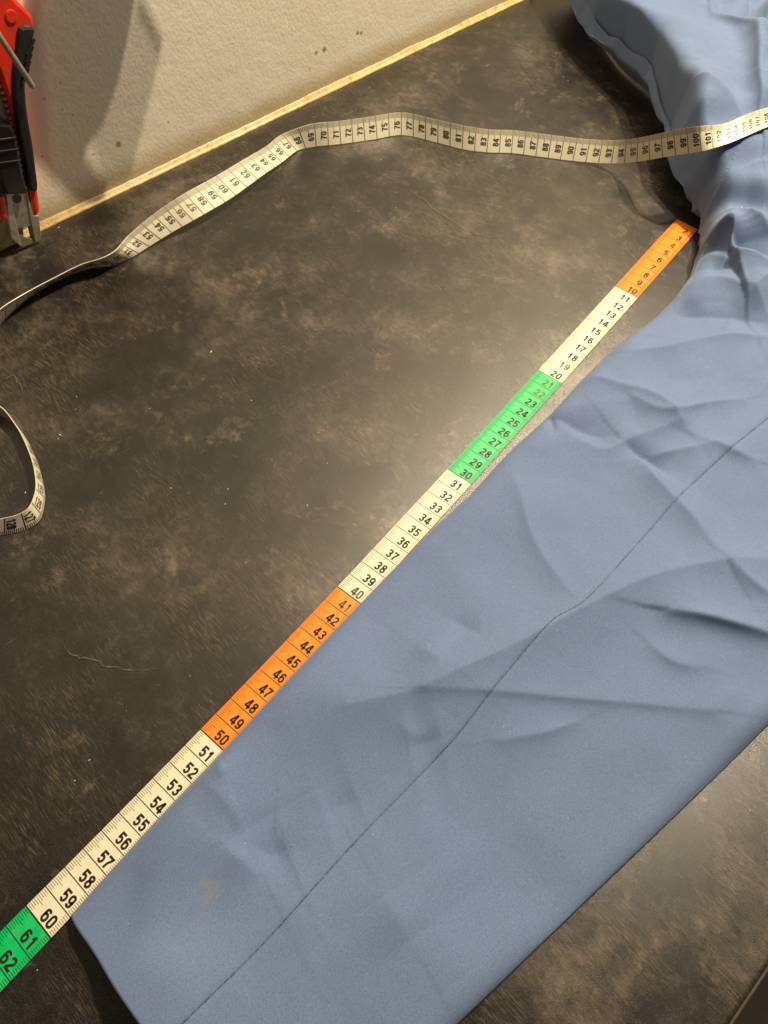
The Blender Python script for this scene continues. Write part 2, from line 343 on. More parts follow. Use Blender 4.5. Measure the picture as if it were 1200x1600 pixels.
def mat_worktop():
    k = Nodes('dark_stone_laminate')
    warp = k.wobbled(14, 0.05)
    big = k.noise(7, 6, 0.66, warp)
    mid = k.noise(30, 8, 0.74, k.wobbled(60, 0.012))
    fine = k.noise(170, 6, 0.75, k.mapped(scale=(1.6, 0.6, 1), rot=(0, 0, math.radians(14))))
    grain = k.noise(1500, 2, 0.6)
    blend = k.math('ADD', k.math('ADD', k.math('MULTIPLY', big, 0.46), k.math('MULTIPLY', mid, 0.36)), k.math('MULTIPLY', fine, 0.18))
    base = k.ramp(blend, [(0.41, (0.0045, 0.0043, 0.0040)), (0.46, (0.0090, 0.0083, 0.0073)), (0.505, (0.0165, 0.0146, 0.0120)), (0.55, (0.041, 0.0335, 0.025)), (0.61, (0.115, 0.087, 0.060))])
    cool = k.ramp(k.noise(12, 5, 0.65, k.mapped(loc=(3, 1, 0))), [(0.50, 0.0), (0.68, 0.4)])
    base = k.mix(cool, base, k.mix(0.5, base, (0.050, 0.047, 0.042)))
    # tan veins, torn and feathered
    vein = k.noise(26, 9, 0.78, k.wobbled(9, 0.10))
    base = k.mix(k.math('MULTIPLY', k.ramp(vein, [(0.56, 0.0), (0.66, 0.7)]), k.ramp(fine, [(0.38, 0.2), (0.6, 1.0)])), base, (0.20, 0.150, 0.102))
    dark = k.noise(20, 8, 0.75, k.mapped(loc=(7, 7, 0)))
    base = k.mix(k.ramp(dark, [(0.56, 0.0), (0.68, 0.75)]), base, (0.009, 0.008, 0.0065))
    base = k.mix(k.ramp(grain, [(0.30, 0.45), (0.5, 0.0)]), base, (0.010, 0.009, 0.008))
    base = k.mix(k.ramp(grain, [(0.55, 0.0), (0.75, 0.34)]), base, (0.15, 0.115, 0.08))
    # rubbed fibres running away from the wall
    scr = k.noise(1.0, 3, 0.6, k.mapped(scale=(2200, 130, 1), rot=(0, 0, math.radians(16))))
    mask = k.ramp(k.noise(13, 6, 0.7, k.mapped(loc=(5, 2, 0))), [(0.47, 0.0), (0.62, 1.0)])
    sc = k.math('MULTIPLY', k.ramp(scr, [(0.51, 0.0), (0.66, 0.65)]), mask)
    base = k.mix(sc, base, (0.20, 0.14, 0.085))
    scr2 = k.noise(1.0, 2, 0.5, k.mapped(scale=(900, 16, 1), rot=(0, 0, math.radians(20))))
    base = k.mix(k.math('MULTIPLY', k.ramp(scr2, [(0.71, 0.0), (0.75, 0.35)]), mask), base, (0.26, 0.19, 0.12))
    cut = k.noise(1.0, 2, 0.5, k.mapped(scale=(38, 700, 1), rot=(0, 0, math.radians(-38))))
    cmk = k.ramp(k.noise(10, 3, 0.6, k.mapped(loc=(2, 8, 0))), [(0.50, 0.0), (0.60, 1.0)])
    base = k.mix(k.math('MULTIPLY', k.ramp(cut, [(0.70, 0.0), (0.735, 0.45)]), cmk), base, (0.16, 0.125, 0.09))
    # hairline cracks of the stone print
    edge = k.voronoi(8, vec=k.wobbled(80, 0.028))
    cmask = k.ramp(k.noise(17, 3, 0.5, k.mapped(loc=(9, 4, 0))), [(0.60, 0.0), (0.68, 1.0)])
    base = k.mix(k.math('MULTIPLY', k.ramp(edge, [(0.003, 0.6), (0.008, 0.0)]), cmask), base, (0.010, 0.009, 0.008))
    base = k.mix(1.0, base, (0.93, 0.95, 1.00), 'MULTIPLY')
    pores = k.noise(1900, 3, 0.65)
    nrm = k.bump(pores, 0.30, 0.0005)
    rough = k.ramp(mid, [(0.3, 0.23), (0.7, 0.28)])
    return k.done(base, rough, nrm, spec=0.8)

def mat_wall():
    k = Nodes('painted_plaster')
    col = k.mix(k.ramp(k.noise(22, 4), [(0.35, 0.0), (0.7, 0.5)]), (0.89, 0.82, 0.67), (0.84, 0.765, 0.61))
    sep = k.n('ShaderNodeSeparateXYZ'); k.l(k.wobbled(40, 0.006), sep.inputs[0])
    low = k.ramp(sep.outputs['Z'], [(0.009, 0.75), (0.022, 0.0)])
    col = k.mix(low, col, (0.50, 0.37, 0.17))
    w = k.wobbled(600, 0.0022)
    for i, (x, z) in enumerate(SPOTS):
        r = 0.0030 if i in (0, 4) else (0.0022 if i in (1, 2, 3) else 0.0012)
        col = k.mix(k.math('MULTIPLY', k.near((x, -0.0, z), r, w), 0.75), col, (0.22, 0.14, 0.06))
    h1 = k.noise(480, 3, 0.5, k.mapped(scale=(1, 1, 0.75)))
    h2 = k.noise(900, 2, 0.5)
    h3 = k.ramp(h1, [(0.38, 0.0), (0.62, 1.0)])
    nrm = k.bump(h2, 0.10, 0.0006, k.bump(h3, 0.12, 0.0007, k.bump(k.noise(60, 2), 0.2, 0.002)))
    return k.done(col, 0.75, nrm, spec=0.25)

def mat_sealant():
    k = Nodes('yellowed_sealant')
    n = k.noise(180, 5, 0.65)
    col = k.ramp(n, [(0.3, (0.42, 0.28, 0.10)), (0.45, (0.62, 0.45, 0.19)), (0.7, (0.72, 0.57, 0.29))])
    dirt = k.ramp(k.noise(420, 3, 0.6, k.mapped(scale=(1, 3, 3))), [(0.30, 0.8), (0.40, 0.0)])
    col = k.mix(dirt, col, (0.13, 0.08, 0.03))
    return k.done(col, 0.45, k.bump(k.noise(500, 3), 0.25, 0.0008))

def mat_fabric():
    k = Nodes('blue_cotton_twill')
    thread = k.noise(1500, 4, 0.75)
    slub = k.noise(1.0, 3, 0.6, k.mapped(scale=(220, 1500, 1500)))
    col = k.mix(k.ramp(thread, [(0.36, 0.0), (0.64, 1.0)]), (0.094, 0.142, 0.264), (0.162, 0.221, 0.376))
    col = k.mix(k.math('MULTIPLY', slub, 0.5), col, (0.112, 0.165, 0.300))
    w = k.wobbled(260, 0.02)
    stain = k.math('MULTIPLY', k.near((-0.0349, -0.4373, 0.011), 0.008, w), 0.24)
    col = k.mix(stain, col, (0.25, 0.23, 0.17))
    col = k.mix(k.math('MULTIPLY', k.near((-0.052, -0.447, 0.013), 0.010, w), 0.05), col, (0.28, 0.27, 0.25))
    lint = k.math('MULTIPLY', k.ramp(k.noise(900, 1), [(0.795, 0.0), (0.825, 0.5)]), 1.0)
    col = k.mix(lint, col, (0.6, 0.6, 0.6))
    nrm = k.bump(thread, 0.22, 0.0004, k.bump(k.noise(70, 3), 0.10, 0.002))
    return k.done(col, 0.82, nrm, spec=0.2, sheen=0.12)

def mat_tape(name, c, fade=0.25, coat=0.32):
    k = Nodes(name)
    worn = k.ramp(k.noise(240, 4, 0.65), [(0.45, 0.0), (0.75, fade)])
    pale = tuple(min(1, v * 0.6 + 0.32) for v in c)
    col = k.mix(worn, c, pale)
    col = k.mix(k.ramp(k.noise(700, 2), [(0.70, 0.0), (0.76, 0.35)]), col, tuple(v * 0.55 for v in c))
    return k.done(col, coat, k.bump(k.voronoi(1300, 'F1'), 0.12, 0.0003), spec=0.4)

def mat_plain(name, c, rough=0.5, metal=0.0, spec=0.5, var=0.15, scale=300, bump=0.0):
    k = Nodes(name)
    col = k.mix(k.ramp(k.noise(scale, 3), [(0.35, 0.0), (0.7, 1.0)]), c, tuple(v * (1 - var) for v in c))
    return k.done(col, rough, k.bump(k.noise(scale * 3, 2), bump, 0.0005) if bump else None, spec, metal)

M = dict(
    worktop=mat_worktop(), wall=mat_wall(), sealant=mat_sealant(), fabric=mat_fabric(),
    white=mat_tape('cream_tape_vinyl', (0.70, 0.65, 0.49), 0.15),
    orange=mat_tape('orange_tape_vinyl', (0.90, 0.235, 0.012), 0.12),
    green=mat_tape('green_tape_vinyl', (0.0, 0.46, 0.115), 0.12),
    ink=mat_plain('black_ink', (0.018, 0.016, 0.014), 0.45, spec=0.3, var=0.0),
    ink_worn=mat_plain('worn_brown_ink', (0.16, 0.12, 0.07), 0.45, spec=0.3, var=0.5, scale=2500),
    ink_red=mat_plain('red_brown_ink', (0.30, 0.035, 0.006), 0.45, spec=0.3),
    ink_soft=mat_plain('soft_brown_ink', (0.20, 0.165, 0.09), 0.45, spec=0.3),
    ink_grey=mat_plain('faded_black_ink', (0.085, 0.074, 0.056), 0.45, spec=0.3),
    ink_green=mat_plain('dark_green_ink', (0.0, 0.13, 0.035), 0.45, spec=0.3),
    red=mat_plain('red_plastic', (0.78, 0.035, 0.008), 0.38, var=0.12, bump=0.05),
    rubber=mat_plain('black_rubber', (0.012, 0.012, 0.012), 0.55, bump=0.15, scale=800),
    black=mat_plain('black_plastic', (0.010, 0.010, 0.011), 0.35),
    steel=mat_plain('worn_steel', (0.50, 0.46, 0.39), 0.42, metal=0.6, var=0.35, scale=200, bump=0.05),
    blade=mat_plain('dull_blade_steel', (0.40, 0.37, 0.32), 0.45, metal=0.6, var=0.3),
    brown=mat_plain('dark_brown_floor', (0.030, 0.014, 0.007), 0.5, var=0.4, scale=20),
    core=mat_plain('worktop_edge_band', (0.07, 0.052, 0.036), 0.45, var=0.3),
    thread=mat_plain('navy_thread', (0.035, 0.050, 0.090), 0.8, var=0.3),
    thread_pale=mat_plain('pale_blue_thread', (0.30, 0.38, 0.48), 0.8, var=0.3),
    crumb=mat_plain('pale_lint', (0.75, 0.70, 0.60), 0.8),
    mesh=mat_plain('caster_dark_grey', (0.03, 0.03, 0.03), 0.8),  # used only by the added shadow caster
)

# ------------------------------------------------------------------ the setting
def rounded_slab(name, x0, x1, y0, y1, z0, z1, r, mat):
    prof = [(y1, z0), (y1, z1)]
    for i in range(7):
        a = math.pi / 2 * i / 6
        prof.append((y0 + r - r * math.sin(a), z1 - r + r * math.cos(a)))
    prof += [(y0, z0)]
    n = len(prof)
    v = [(x, y, z) for x in (x0, x1) for y, z in prof]
    f = [(i, (i + 1) % n, n + (i + 1) % n, n + i) for i in range(n)]
    f += [tuple(range(n))[::-1], tuple(range(n, 2 * n))]
    return mesh_obj(name, v, f, mat)

top = rounded_slab('worktop', -1.0, 1.9, -0.617, 0.0, -0.038, 0.0, 0.0025, M['worktop'])
tag(top, kind='structure')
band = rounded_slab('edge_band', -1.0, 1.9, -0.6185, -0.6172, -0.038, -0.0028, 0.0004, M['core'])
band.parent = top
fl = mesh_obj('floor', [(-3, -3, -.88), (4, -3, -.88), (4, 0.02, -.88), (-3, 0.02, -.88)], [(0, 1, 2, 3)], M['brown'])
tag(fl, kind='structure')
wall = mesh_obj('wall', [(-1.0, 0.0005, -.9), (1.9, 0.0005, -.9), (1.9, 0.0005, 1.3), (-1.0, 0.0005, 1.3),
                         (-1.0, 0.1, -.9), (1.9, 0.1, -.9), (1.9, 0.1, 1.3), (-1.0, 0.1, 1.3)],
                [(0, 1, 2, 3), (5, 4, 7, 6), (3, 2, 6, 7), (4, 0, 3, 7), (1, 5, 6, 2), (4, 5, 1, 0)], M['wall'])
tag(wall, kind='structure')

# torn cracks in the stone print: dark line with a pale lip beside it
def crack(pts, wid, mat, shift, z):
    P = np.array(pts); q = np.linspace(0, len(P) - 1, 14 * len(P))
    c = np.stack([np.interp(q, np.arange(len(P)), P[:, i]) for i in (0, 1)], 1)
    c += 0.0011 * np.stack([value_noise(q * 1.0, q * 0, 2.3, 31), value_noise(q * 1.0, q * 0, 2.1, 32)], 1) * 2
    d = np.gradient(c, axis=0); d /= np.linalg.norm(d, axis=1)[:, None] + 1e-9
    nn = np.stack([-d[:, 1], d[:, 0]], 1)
    w = wid * np.clip(0.55 + 1.1 * value_noise(q, q * 0, 3.7, 33), 0.05, 1) * np.sin(np.pi * np.clip(q / q[-1], 0.03, 0.97))**0.5
    c = c + nn * shift
    V = np.concatenate([np.c_[c + nn * w[:, None] / 2, np.full(len(c), z)], np.c_[c - nn * w[:, None] / 2, np.full(len(c), z)]])
    m = len(c)
    o = np_mesh('crack', V, [(i, i + m, i + m + 1, i + 1) for i in range(m - 1)], mat, top, smooth=False)
    o['kind'] = 'stuff'
crack_dark = mat_plain('crack_dark', (0.008, 0.007, 0.006), 0.5, var=0.3)
crack_pale = mat_plain('crack_pale', (0.17, 0.13, 0.09), 0.5, var=0.6, scale=900)
for pts in CRACKS:
    crack(pts, 0.0009, crack_dark, 0.0, 0.00006)
    crack(pts, 0.0007, crack_pale, 0.0008, 0.00004)

# sealant bead along the foot of the wall, hand-smeared so its lip wanders
xs = np.arange(-1.0, 1.9, 0.0025)
lip = 0.0030 + 0.0010 * value_noise(xs, xs * 0, 45, 3) + 0.0005 * value_noise(xs, xs * 0, 240, 4)
rise = 0.0047 + 0.0014 * value_noise(xs, xs * 0, 35, 5) + 0.0006 * value_noise(xs, xs * 0, 200, 6)
rows = [np.stack([xs, -lip, 0.0001 + 0 * xs], 1), np.stack([xs, -lip, 0.0011 + 0 * xs], 1),
        np.stack([xs, -lip * 0.72, rise * 0.30], 1), np.stack([xs, -lip * 0.42, rise * 0.55], 1),
        np.stack([xs, -lip * 0.18, rise * 0.82], 1), np.stack([xs, 0 * xs + 0.0004, rise], 1)]
V = np.concatenate(rows); n = len(xs)
Q = [(r * n + i, r * n + i + 1, (r + 1) * n + i + 1, (r + 1) * n + i) for r in range(5) for i in range(n - 1)]
bead = np_mesh('sealant_bead', V, Q, M['sealant'])
tag(bead, kind='structure')

# ------------------------------------------------------------------ trousers
left = np.array(G_LEFT)[:, :2].copy()
left[:, 1] = np.minimum(left[:, 1], -0.010)
lx = np.r_[0, np.cumsum(np.linalg.norm(np.diff(left, axis=0), axis=1))]
rightp = np.array([(-0.0765, -0.534), (0.0077, -0.541), (0.0968, -0.5504), (0.2042, -0.5611), (0.36, -0.572), (0.45, -0.580), (0.56, -0.588), (0.68, -0.578), (0.80, -0.555), (0.93, -0.50), (0.98, -0.46)])
left_keys = [0, lx[2] + .006, lx[4] - .004, lx[8] - .02, lx[11], lx[13] + .03, lx[18], lx[22], lx[25], lx[28], lx[29]]

HP = np.array(G_H)
def base_height(x, y):
    num = np.zeros_like(x); den = np.zeros_like(x)
    for px, py, pz in HP:
        w = 1.0 / ((x - px)**2 + (y - py)**2 + 0.012**2)**2
        num += w * pz; den += w
    return num / den

def polydist(x, y, pts):
    """distance to a polyline, side (+1 left of its direction) and running parameter"""
    best = np.full(x.shape, 1e9); side = np.ones(x.shape); par = np.zeros(x.shape)
    for i in range(len(pts) - 1):
        ax, ay = pts[i]; bx, by = pts[i + 1]
        dx, dy = bx - ax, by - ay
        L2 = dx * dx + dy * dy
        t = np.clip(((x - ax) * dx + (y - ay) * dy) / L2, 0, 1)
        d = np.hypot(x - ax - t * dx, y - ay - t * dy)
        m = d < best
        best = np.where(m, d, best)
        side = np.where(m, np.sign(dx * (y - ay) - dy * (x - ax)), side)
        par = np.where(m, i + t, par)
    return best, side, par

seam_xy = catmull([p[:2] for p in SEAM], np.arange(len(SEAM)), np.linspace(0, len(SEAM) - 1, 60))
seam_xy = np.vstack([[(-0.0775, -0.4683)], seam_xy, [(0.42, -0.462), (0.46, -0.464)]])

def cloth_height(x, y):
    x = np.asarray(x, float); y = np.asarray(y, float)
    h = base_height(x, y)
    for name, a, wl, wr, pts in FOLDS:
        P = np.array(pts)
        lo = P.min(0) - 0.12; hi = P.max(0) + 0.12
        m = (x > lo[0]) & (x < hi[0]) & (y > lo[1]) & (y < hi[1])
        if not m.any():
            continue
        q = catmull(P, np.arange(len(P)), np.linspace(0, len(P) - 1, 4 * len(P)))
        d, s, par = polydist(x[m], y[m], q)
        tight = 1.0 if name[0] in 'hlf' else 0.78
        w = tight * (wr + (wl - wr) * sstep(-0.0015, 0.0015, d * s))
        tp = par / (len(q) - 1)
        taper = 0.35 + 0.65 * np.sin(np.pi * np.clip(tp * 0.86 + 0.07, 0, 1))
        h[m] += a * (1.0 if name[0] in 'hlf' or name == 'lip' else 1.5) * taper * np.exp(-np.power(d / w, 1.08))
    # broad billows, then crumples that are stronger towards the seat
    up = sstep(0.12, 0.40, x)
    h += 0.0062 * value_noise(x, y, 15, 11) + 0.0018 * value_noise(x, y, 40, 12)
    wx = x + 0.030 * value_noise(x, y, 11, 15) + 0.004 * value_noise(x, y, 60, 17)
    wy = y + 0.030 * value_noise(x, y, 12, 16) + 0.004 * value_noise(x, y, 55, 18)
    h += (0.0013 + 0.0060 * up) * facets(wx * 0.9 + wy * 0.35, wy * 1.2 - wx * 0.3, 17, 13)
    h += (0.0003 + 0.0024 * up) * facets(wx * 0.7 - wy * 0.6, wy + wx * 0.5, 42, 14)
    h += (0.0001 + 0.0004 * up) * facets(wx + wy * 0.2, wy - wx * 0.5, 95, 19)
    # pressed seam
    d, s, _ = polydist(x, y, seam_xy)
    h += -0.0004 * np.exp(-(d / 0.0012)**2) + 0.0005 * np.exp(-(d / 0.006)**2) * (s > 0)
    # edges
    dl, _, ql = polydist(x, y, left)
    dr, _, _ = polydist(x, y, rightp)
    heap = sstep(17.6, 19.6, ql)
    r = 0.011
    leg_edge = 0.0022 + (h - 0.0022) * np.sqrt(np.clip(1 - (1 - np.minimum(dl / r, 1))**2, 0, 1))
    edge_z = np.interp(ql, np.arange(len(G_LEFT)), [p[2] for p in G_LEFT])
    dk = np.interp(ql, [17.5, 19, 21, 23, 25], [0.08, 0.12, 0.3, 0.75, 1.0])
    deep = dk * (0.011 + 0.006 * value_noise(x, y, 17, 21) + 0.004 * value_noise(x, y, 50, 23))
    lower = edge_z + 0.020 * np.power(np.clip(dl / 0.013, 0, 2), 0.7) + 0.008 * value_noise(x, y, 28, 22) + 0.004 * facets(x, y, 60, 24)
    crease = -0.017 * dk * np.exp(-((dl - deep - 0.002) / 0.0038)**2)
    rise = sstep(deep * 1.05, deep + 0.021 - 0.010 * (1 - dk), dl)
    heap_edge = lower * (1 - rise) + h * rise + crease
    z = leg_edge * (1 - heap) + heap_edge * heap
    z = 0.0022 + (z - 0.0022) * np.sqrt(np.clip(1 - (1 - np.minimum(dr / 0.010, 1))**2, 0, 1))
    return np.maximum(z, 0.0022)

NS, NT = 860, 380
s = np.linspace(0, lx[-1], NS)
PL = catmull(left, lx, s)
PL[:, 1] = np.minimum(PL[:, 1], -0.010)
PR = catmull(rightp, left_keys, s)
u = np.linspace(0, 1, NT)
t = 0.6 * u + 0.4 * u**2
X = PL[:, None, 0] * (1 - t) + PR[:, None, 0] * t
Y = PL[:, None, 1] * (1 - t) + PR[:, None, 1] * t
Z = cloth_height(X.ravel(), Y.ravel()).reshape(X.shape)
for _ in range(1):                                   # relax hard creases to the stiffness of the cloth
    Zp = np.pad(Z, 1, mode='edge')
    Z = 0.5 * Z + 0.125 * (Zp[:-2, 1:-1] + Zp[2:, 1:-1] + Zp[1:-1, :-2] + Zp[1:-1, 2:])
dl_, _, ql_ = polydist(X.ravel(), Y.ravel(), left)
dl_ = dl_.reshape(X.shape); hp_ = sstep(18.0, 20.5, ql_.reshape(X.shape))
dk_ = np.interp(ql_.reshape(X.shape), [17.5, 19, 21, 23, 25], [0.05, 0.1, 0.3, 0.75, 1.0])
roll = 0.017 * dk_ * np.exp(-((dl_ - 0.010 - 0.012 * dk_) / 0.010)**2) * hp_          # the upper roll leans out over the layer below
ow = PL - PR; ow /= np.linalg.norm(ow, axis=1)[:, None]
X = X + roll * ow[:, None, 0]; Y = np.minimum(Y + roll * ow[:, None, 1], -0.009)
G = np.stack([X, Y, Z], 2)
# hem turned under: one millimetre down and 22 mm back inside
inner = [G[i] - np.array([0, 0, 0.0011]) for i in (0, 6, 12, 18)]
inner = [np.maximum(g, [-9, -9, 0.0014]) for g in inner]
G = np.concatenate([np.stack(inner[::-1]), G], 0)
# side skirts: the cloth rolls under itself down to the worktop
heapw = np.r_[np.zeros(4), sstep(lx[16], lx[19], s)]
dirv = G[:, 1] - G[:, 0]; dirv[:, 2] = 0
dirv /= np.linalg.norm(dirv, axis=1)[:, None] + 1e-9
def under(edge, inward, frac, w):
    p = edge + inward * w[:, None]
    p[:, 2] = np.maximum(edge[:, 2] * frac, 0.0012)
    return p
e = G[:, 0]
skl = [under(e, dirv, f, (a + b * heapw)) for f, a, b in ((0.93, -0.0005, 0.002), (0.80, 0.0, 0.008), (0.5, 0.001, 0.022), (0.0, 0.003, 0.034))]
e2 = G[:, -1]
skr = [under(e2, -dirv, f, a + 0 * heapw) for f, a in ((0.6, -0.0004), (0.0, 0.003))]
G = np.concatenate([np.stack(skl[::-1], 1), G, np.stack(skr, 1)], 1)
ns, nt = G.shape[:2]
idx = np.arange(ns * nt).reshape(ns, nt)
Q = np.stack([idx[:-1, :-1], idx[:-1, 1:], idx[1:, 1:], idx[1:, :-1]], 2).reshape(-1, 4)[:, ::-1]
trousers = empty('trousers', (0.3, -0.45, 0.0))
tag(trousers, 'crumpled light blue cotton trousers with one leg laid flat beside the coloured tape', 'trousers')
def child(o, parent):
    o.parent = parent
    o.matrix_parent_inverse = parent.matrix_basis.inverted()
    return o
child(np_mesh('leg_panel', G.reshape(-1, 3), Q, M['fabric']), trousers)
# back layer of the leg lying on the worktop, set back inside the hem
bx = np.linspace(-0.062, 0.47, 60); by = np.linspace(0, 1, 30)
bl = np.interp(bx, left[:18, 0], left[:18, 1]) - 0.012
br = np.interp(bx, rightp[:, 0], rightp[:, 1]) + 0.012
BX = np.repeat(bx[:, None], 30, 1); BY = bl[:, None] * (1 - by) + br[:, None] * by
BV = np.stack([BX, BY, 0.0016 + 0 * BX], 2).reshape(-1, 3)
bi = np.arange(1800).reshape(60, 30)
BQ = np.stack([bi[:-1, :-1], bi[1:, :-1], bi[1:, 1:], bi[:-1, 1:]], 2).reshape(-1, 4)[:, ::-1]
child(np_mesh('back_layer', BV, BQ, M['fabric']), trousers)

def stitches(name, path, pitch, length, width, mat, lift, jitter=0.0):
    path = np.asarray(path)
    L = np.r_[0, np.cumsum(np.linalg.norm(np.diff(path, axis=0), axis=1))]
    at = lambda q: np.stack([np.interp(q, L, path[:, 0]), np.interp(q, L, path[:, 1])], 1)
    a = np.arange(0, L[-1] - length, pitch)
    k = np.linspace(0, 1, 4)
    q = (a[:, None] + k * length)
    P = at(q.ravel()).reshape(len(a), 4, 2)
    T = at((q + 1e-4).ravel()).reshape(len(a), 4, 2) - P
    T /= np.linalg.norm(T, axis=2)[..., None]
    N = np.stack([-T[..., 1], T[..., 0]], 2)
    P = P + N * (np.random.RandomState(5).randn(len(a), 1, 1) * jitter)
    prof = ((-0.5, 0.0), (-0.25, 0.8), (0.25, 0.8), (0.5, 0.0))
    rows = []
    for o, hgt in prof:
        p = P + N * (o * width)
        z = cloth_height(p[..., 0].ravel(), p[..., 1].ravel()).reshape(p.shape[:2])
        z = z + lift * hgt * np.array([0.2, 1, 1, 0.2]) + 0.00005
        rows.append(np.concatenate([p, z[..., None]], 2))
    W = np.stack(rows, 2)                       # stitch, along, across, xyz
    ii = np.arange(W.shape[0] * 16).reshape(-1, 4, 4)
    F = np.stack([ii[:, :-1, :-1], ii[:, :-1, 1:], ii[:, 1:, 1:], ii[:, 1:, :-1]], 3).reshape(-1, 4)
    o = child(np_mesh(name, W.reshape(-1, 3), F, mat), trousers)
    tag(o, kind='stuff')
    return o
stitches('seam_stitching', seam_xy, 0.0030, 0.0025, 0.00034, M['thread'], 0.00020, 0.00005)
crotch_xy = catmull([p[:2] for p in CROTCH], np.arange(len(CROTCH)), np.linspace(0, len(CROTCH) - 1, 40))
stitches('crotch_stitching', crotch_xy, 0.0030, 0.0018, 0.0010, M['thread_pale'], 0.0005, 0.0001)

# ------------------------------------------------------------------ tape measures
def digit_meshes():
    """condensed grotesque figures, one stroked outline each, 1 high"""
    w, k = 0.57, 0.195                       # body width, stroke
    a, c = k / 2, w - k / 2
    def arc(cx, cy, rx, ry, d0, d1, n=9):
        return [(cx + rx * math.cos(math.radians(q)), cy + ry * math.sin(math.radians(q))) for q in np.linspace(d0, d1, n)]
    m, rx = w / 2, w / 2 - k / 2
    top, low = 1 - k / 2, k / 2
    ry = 0.20
    six = arc(m, top - ry, rx, ry, 20, 180) + [(a, 0.5)] + arc(m, low + ry, rx, ry, 180, 360, 13) + arc(m, 0.40, rx, ry, 0, 168)
    S = {
        '0': [arc(m, top - ry, rx, ry, 0, 180, 11) + arc(m, low + ry, rx, ry, 180, 360, 11) + [(c, top - ry), (c, top - ry + .02)]],
        '1': [[(m + .05, 0), (m + .05, 1)], [(m + .05, 0.90), (m - .10, 0.74), (m - .17, 0.74)]],
        '2': [arc(m, top - ry, rx, ry, 170, -20, 11) + [(c - .04, 0.56), (a + .02, 0.20), (a, low), (w, low)]],
        '3': [arc(m, top - ry * .95, rx, ry * .95, 165, -50, 11) + [(m + .06, 0.53), (m - .06, 0.525)], [(m - .06, 0.525), (m + .06, 0.515)] + arc(m, low + ry, rx, ry, 55, -165, 12)],
        '4': [[(c - .10, 1), (a - .03, 0.30), (a - .03, 0.27)], [(a - .08, 0.27), (w + .05, 0.27)], [(c - .07, 1), (c - .07, 0)]],
        '5': [[(w - .02, top), (a + .03, top), (a + .01, 0.56), (a + .03, 0.52)] + arc(m, low + ry + .05, rx, ry + .05, 125, -160, 14)],
        '6': [six],
        '7': [[(0, top), (c + .02, top), (c - .02, 0.80), (m - .03, 0.40), (m - .07, 0)]],
        '8': [arc(m, 0.735, rx * .94, top - 0.735, 270, 630, 21), arc(m, 0.30, rx, 0.30 - low + .02, 90, 450, 21)],
        '9': [[(w - x, 1 - y) for x, y in six]],
    }
    out = {}
    for ch, strokes in S.items():
        V, F = [], []
        for P in strokes:
            fine = [P[0]]
            for p, q in zip(P[:-1], P[1:]):
                m_ = max(1, int(math.hypot(q[0] - p[0], q[1] - p[1]) / 0.16))
                fine += [(p[0] + (q[0] - p[0]) * i / m_, p[1] + (q[1] - p[1]) * i / m_) for i in range(1, m_ + 1)]
            P = np.array(fine); n = len(P)
            d = np.diff(P, axis=0); d /= np.linalg.norm(d, axis=1)[:, None] + 1e-9
            nl = np.stack([-d[:, 1], d[:, 0]], 1)
            nv = np.vstack([nl[:1], nl[:-1] + nl[1:], nl[-1:]])
            nv /= np.linalg.norm(nv, axis=1)[:, None] + 1e-9
            cs = np.clip(np.einsum('ij,ij->i', nv, np.vstack([nl[:1], nl])), 0.62, 1)
            off = nv * (k / 2 / cs)[:, None]
            b0 = len(V)
            V += [tuple(p) for pair in zip(P + off, P - off) for p in pair]
            F += [(b0 + 2 * i, b0 + 2 * i + 1, b0 + 2 * i + 3, b0 + 2 * i + 2) for i in range(n - 1)]
        V = np.array(V)
        out[ch] = (V, F)
    return out
DIGITS = digit_meshes()

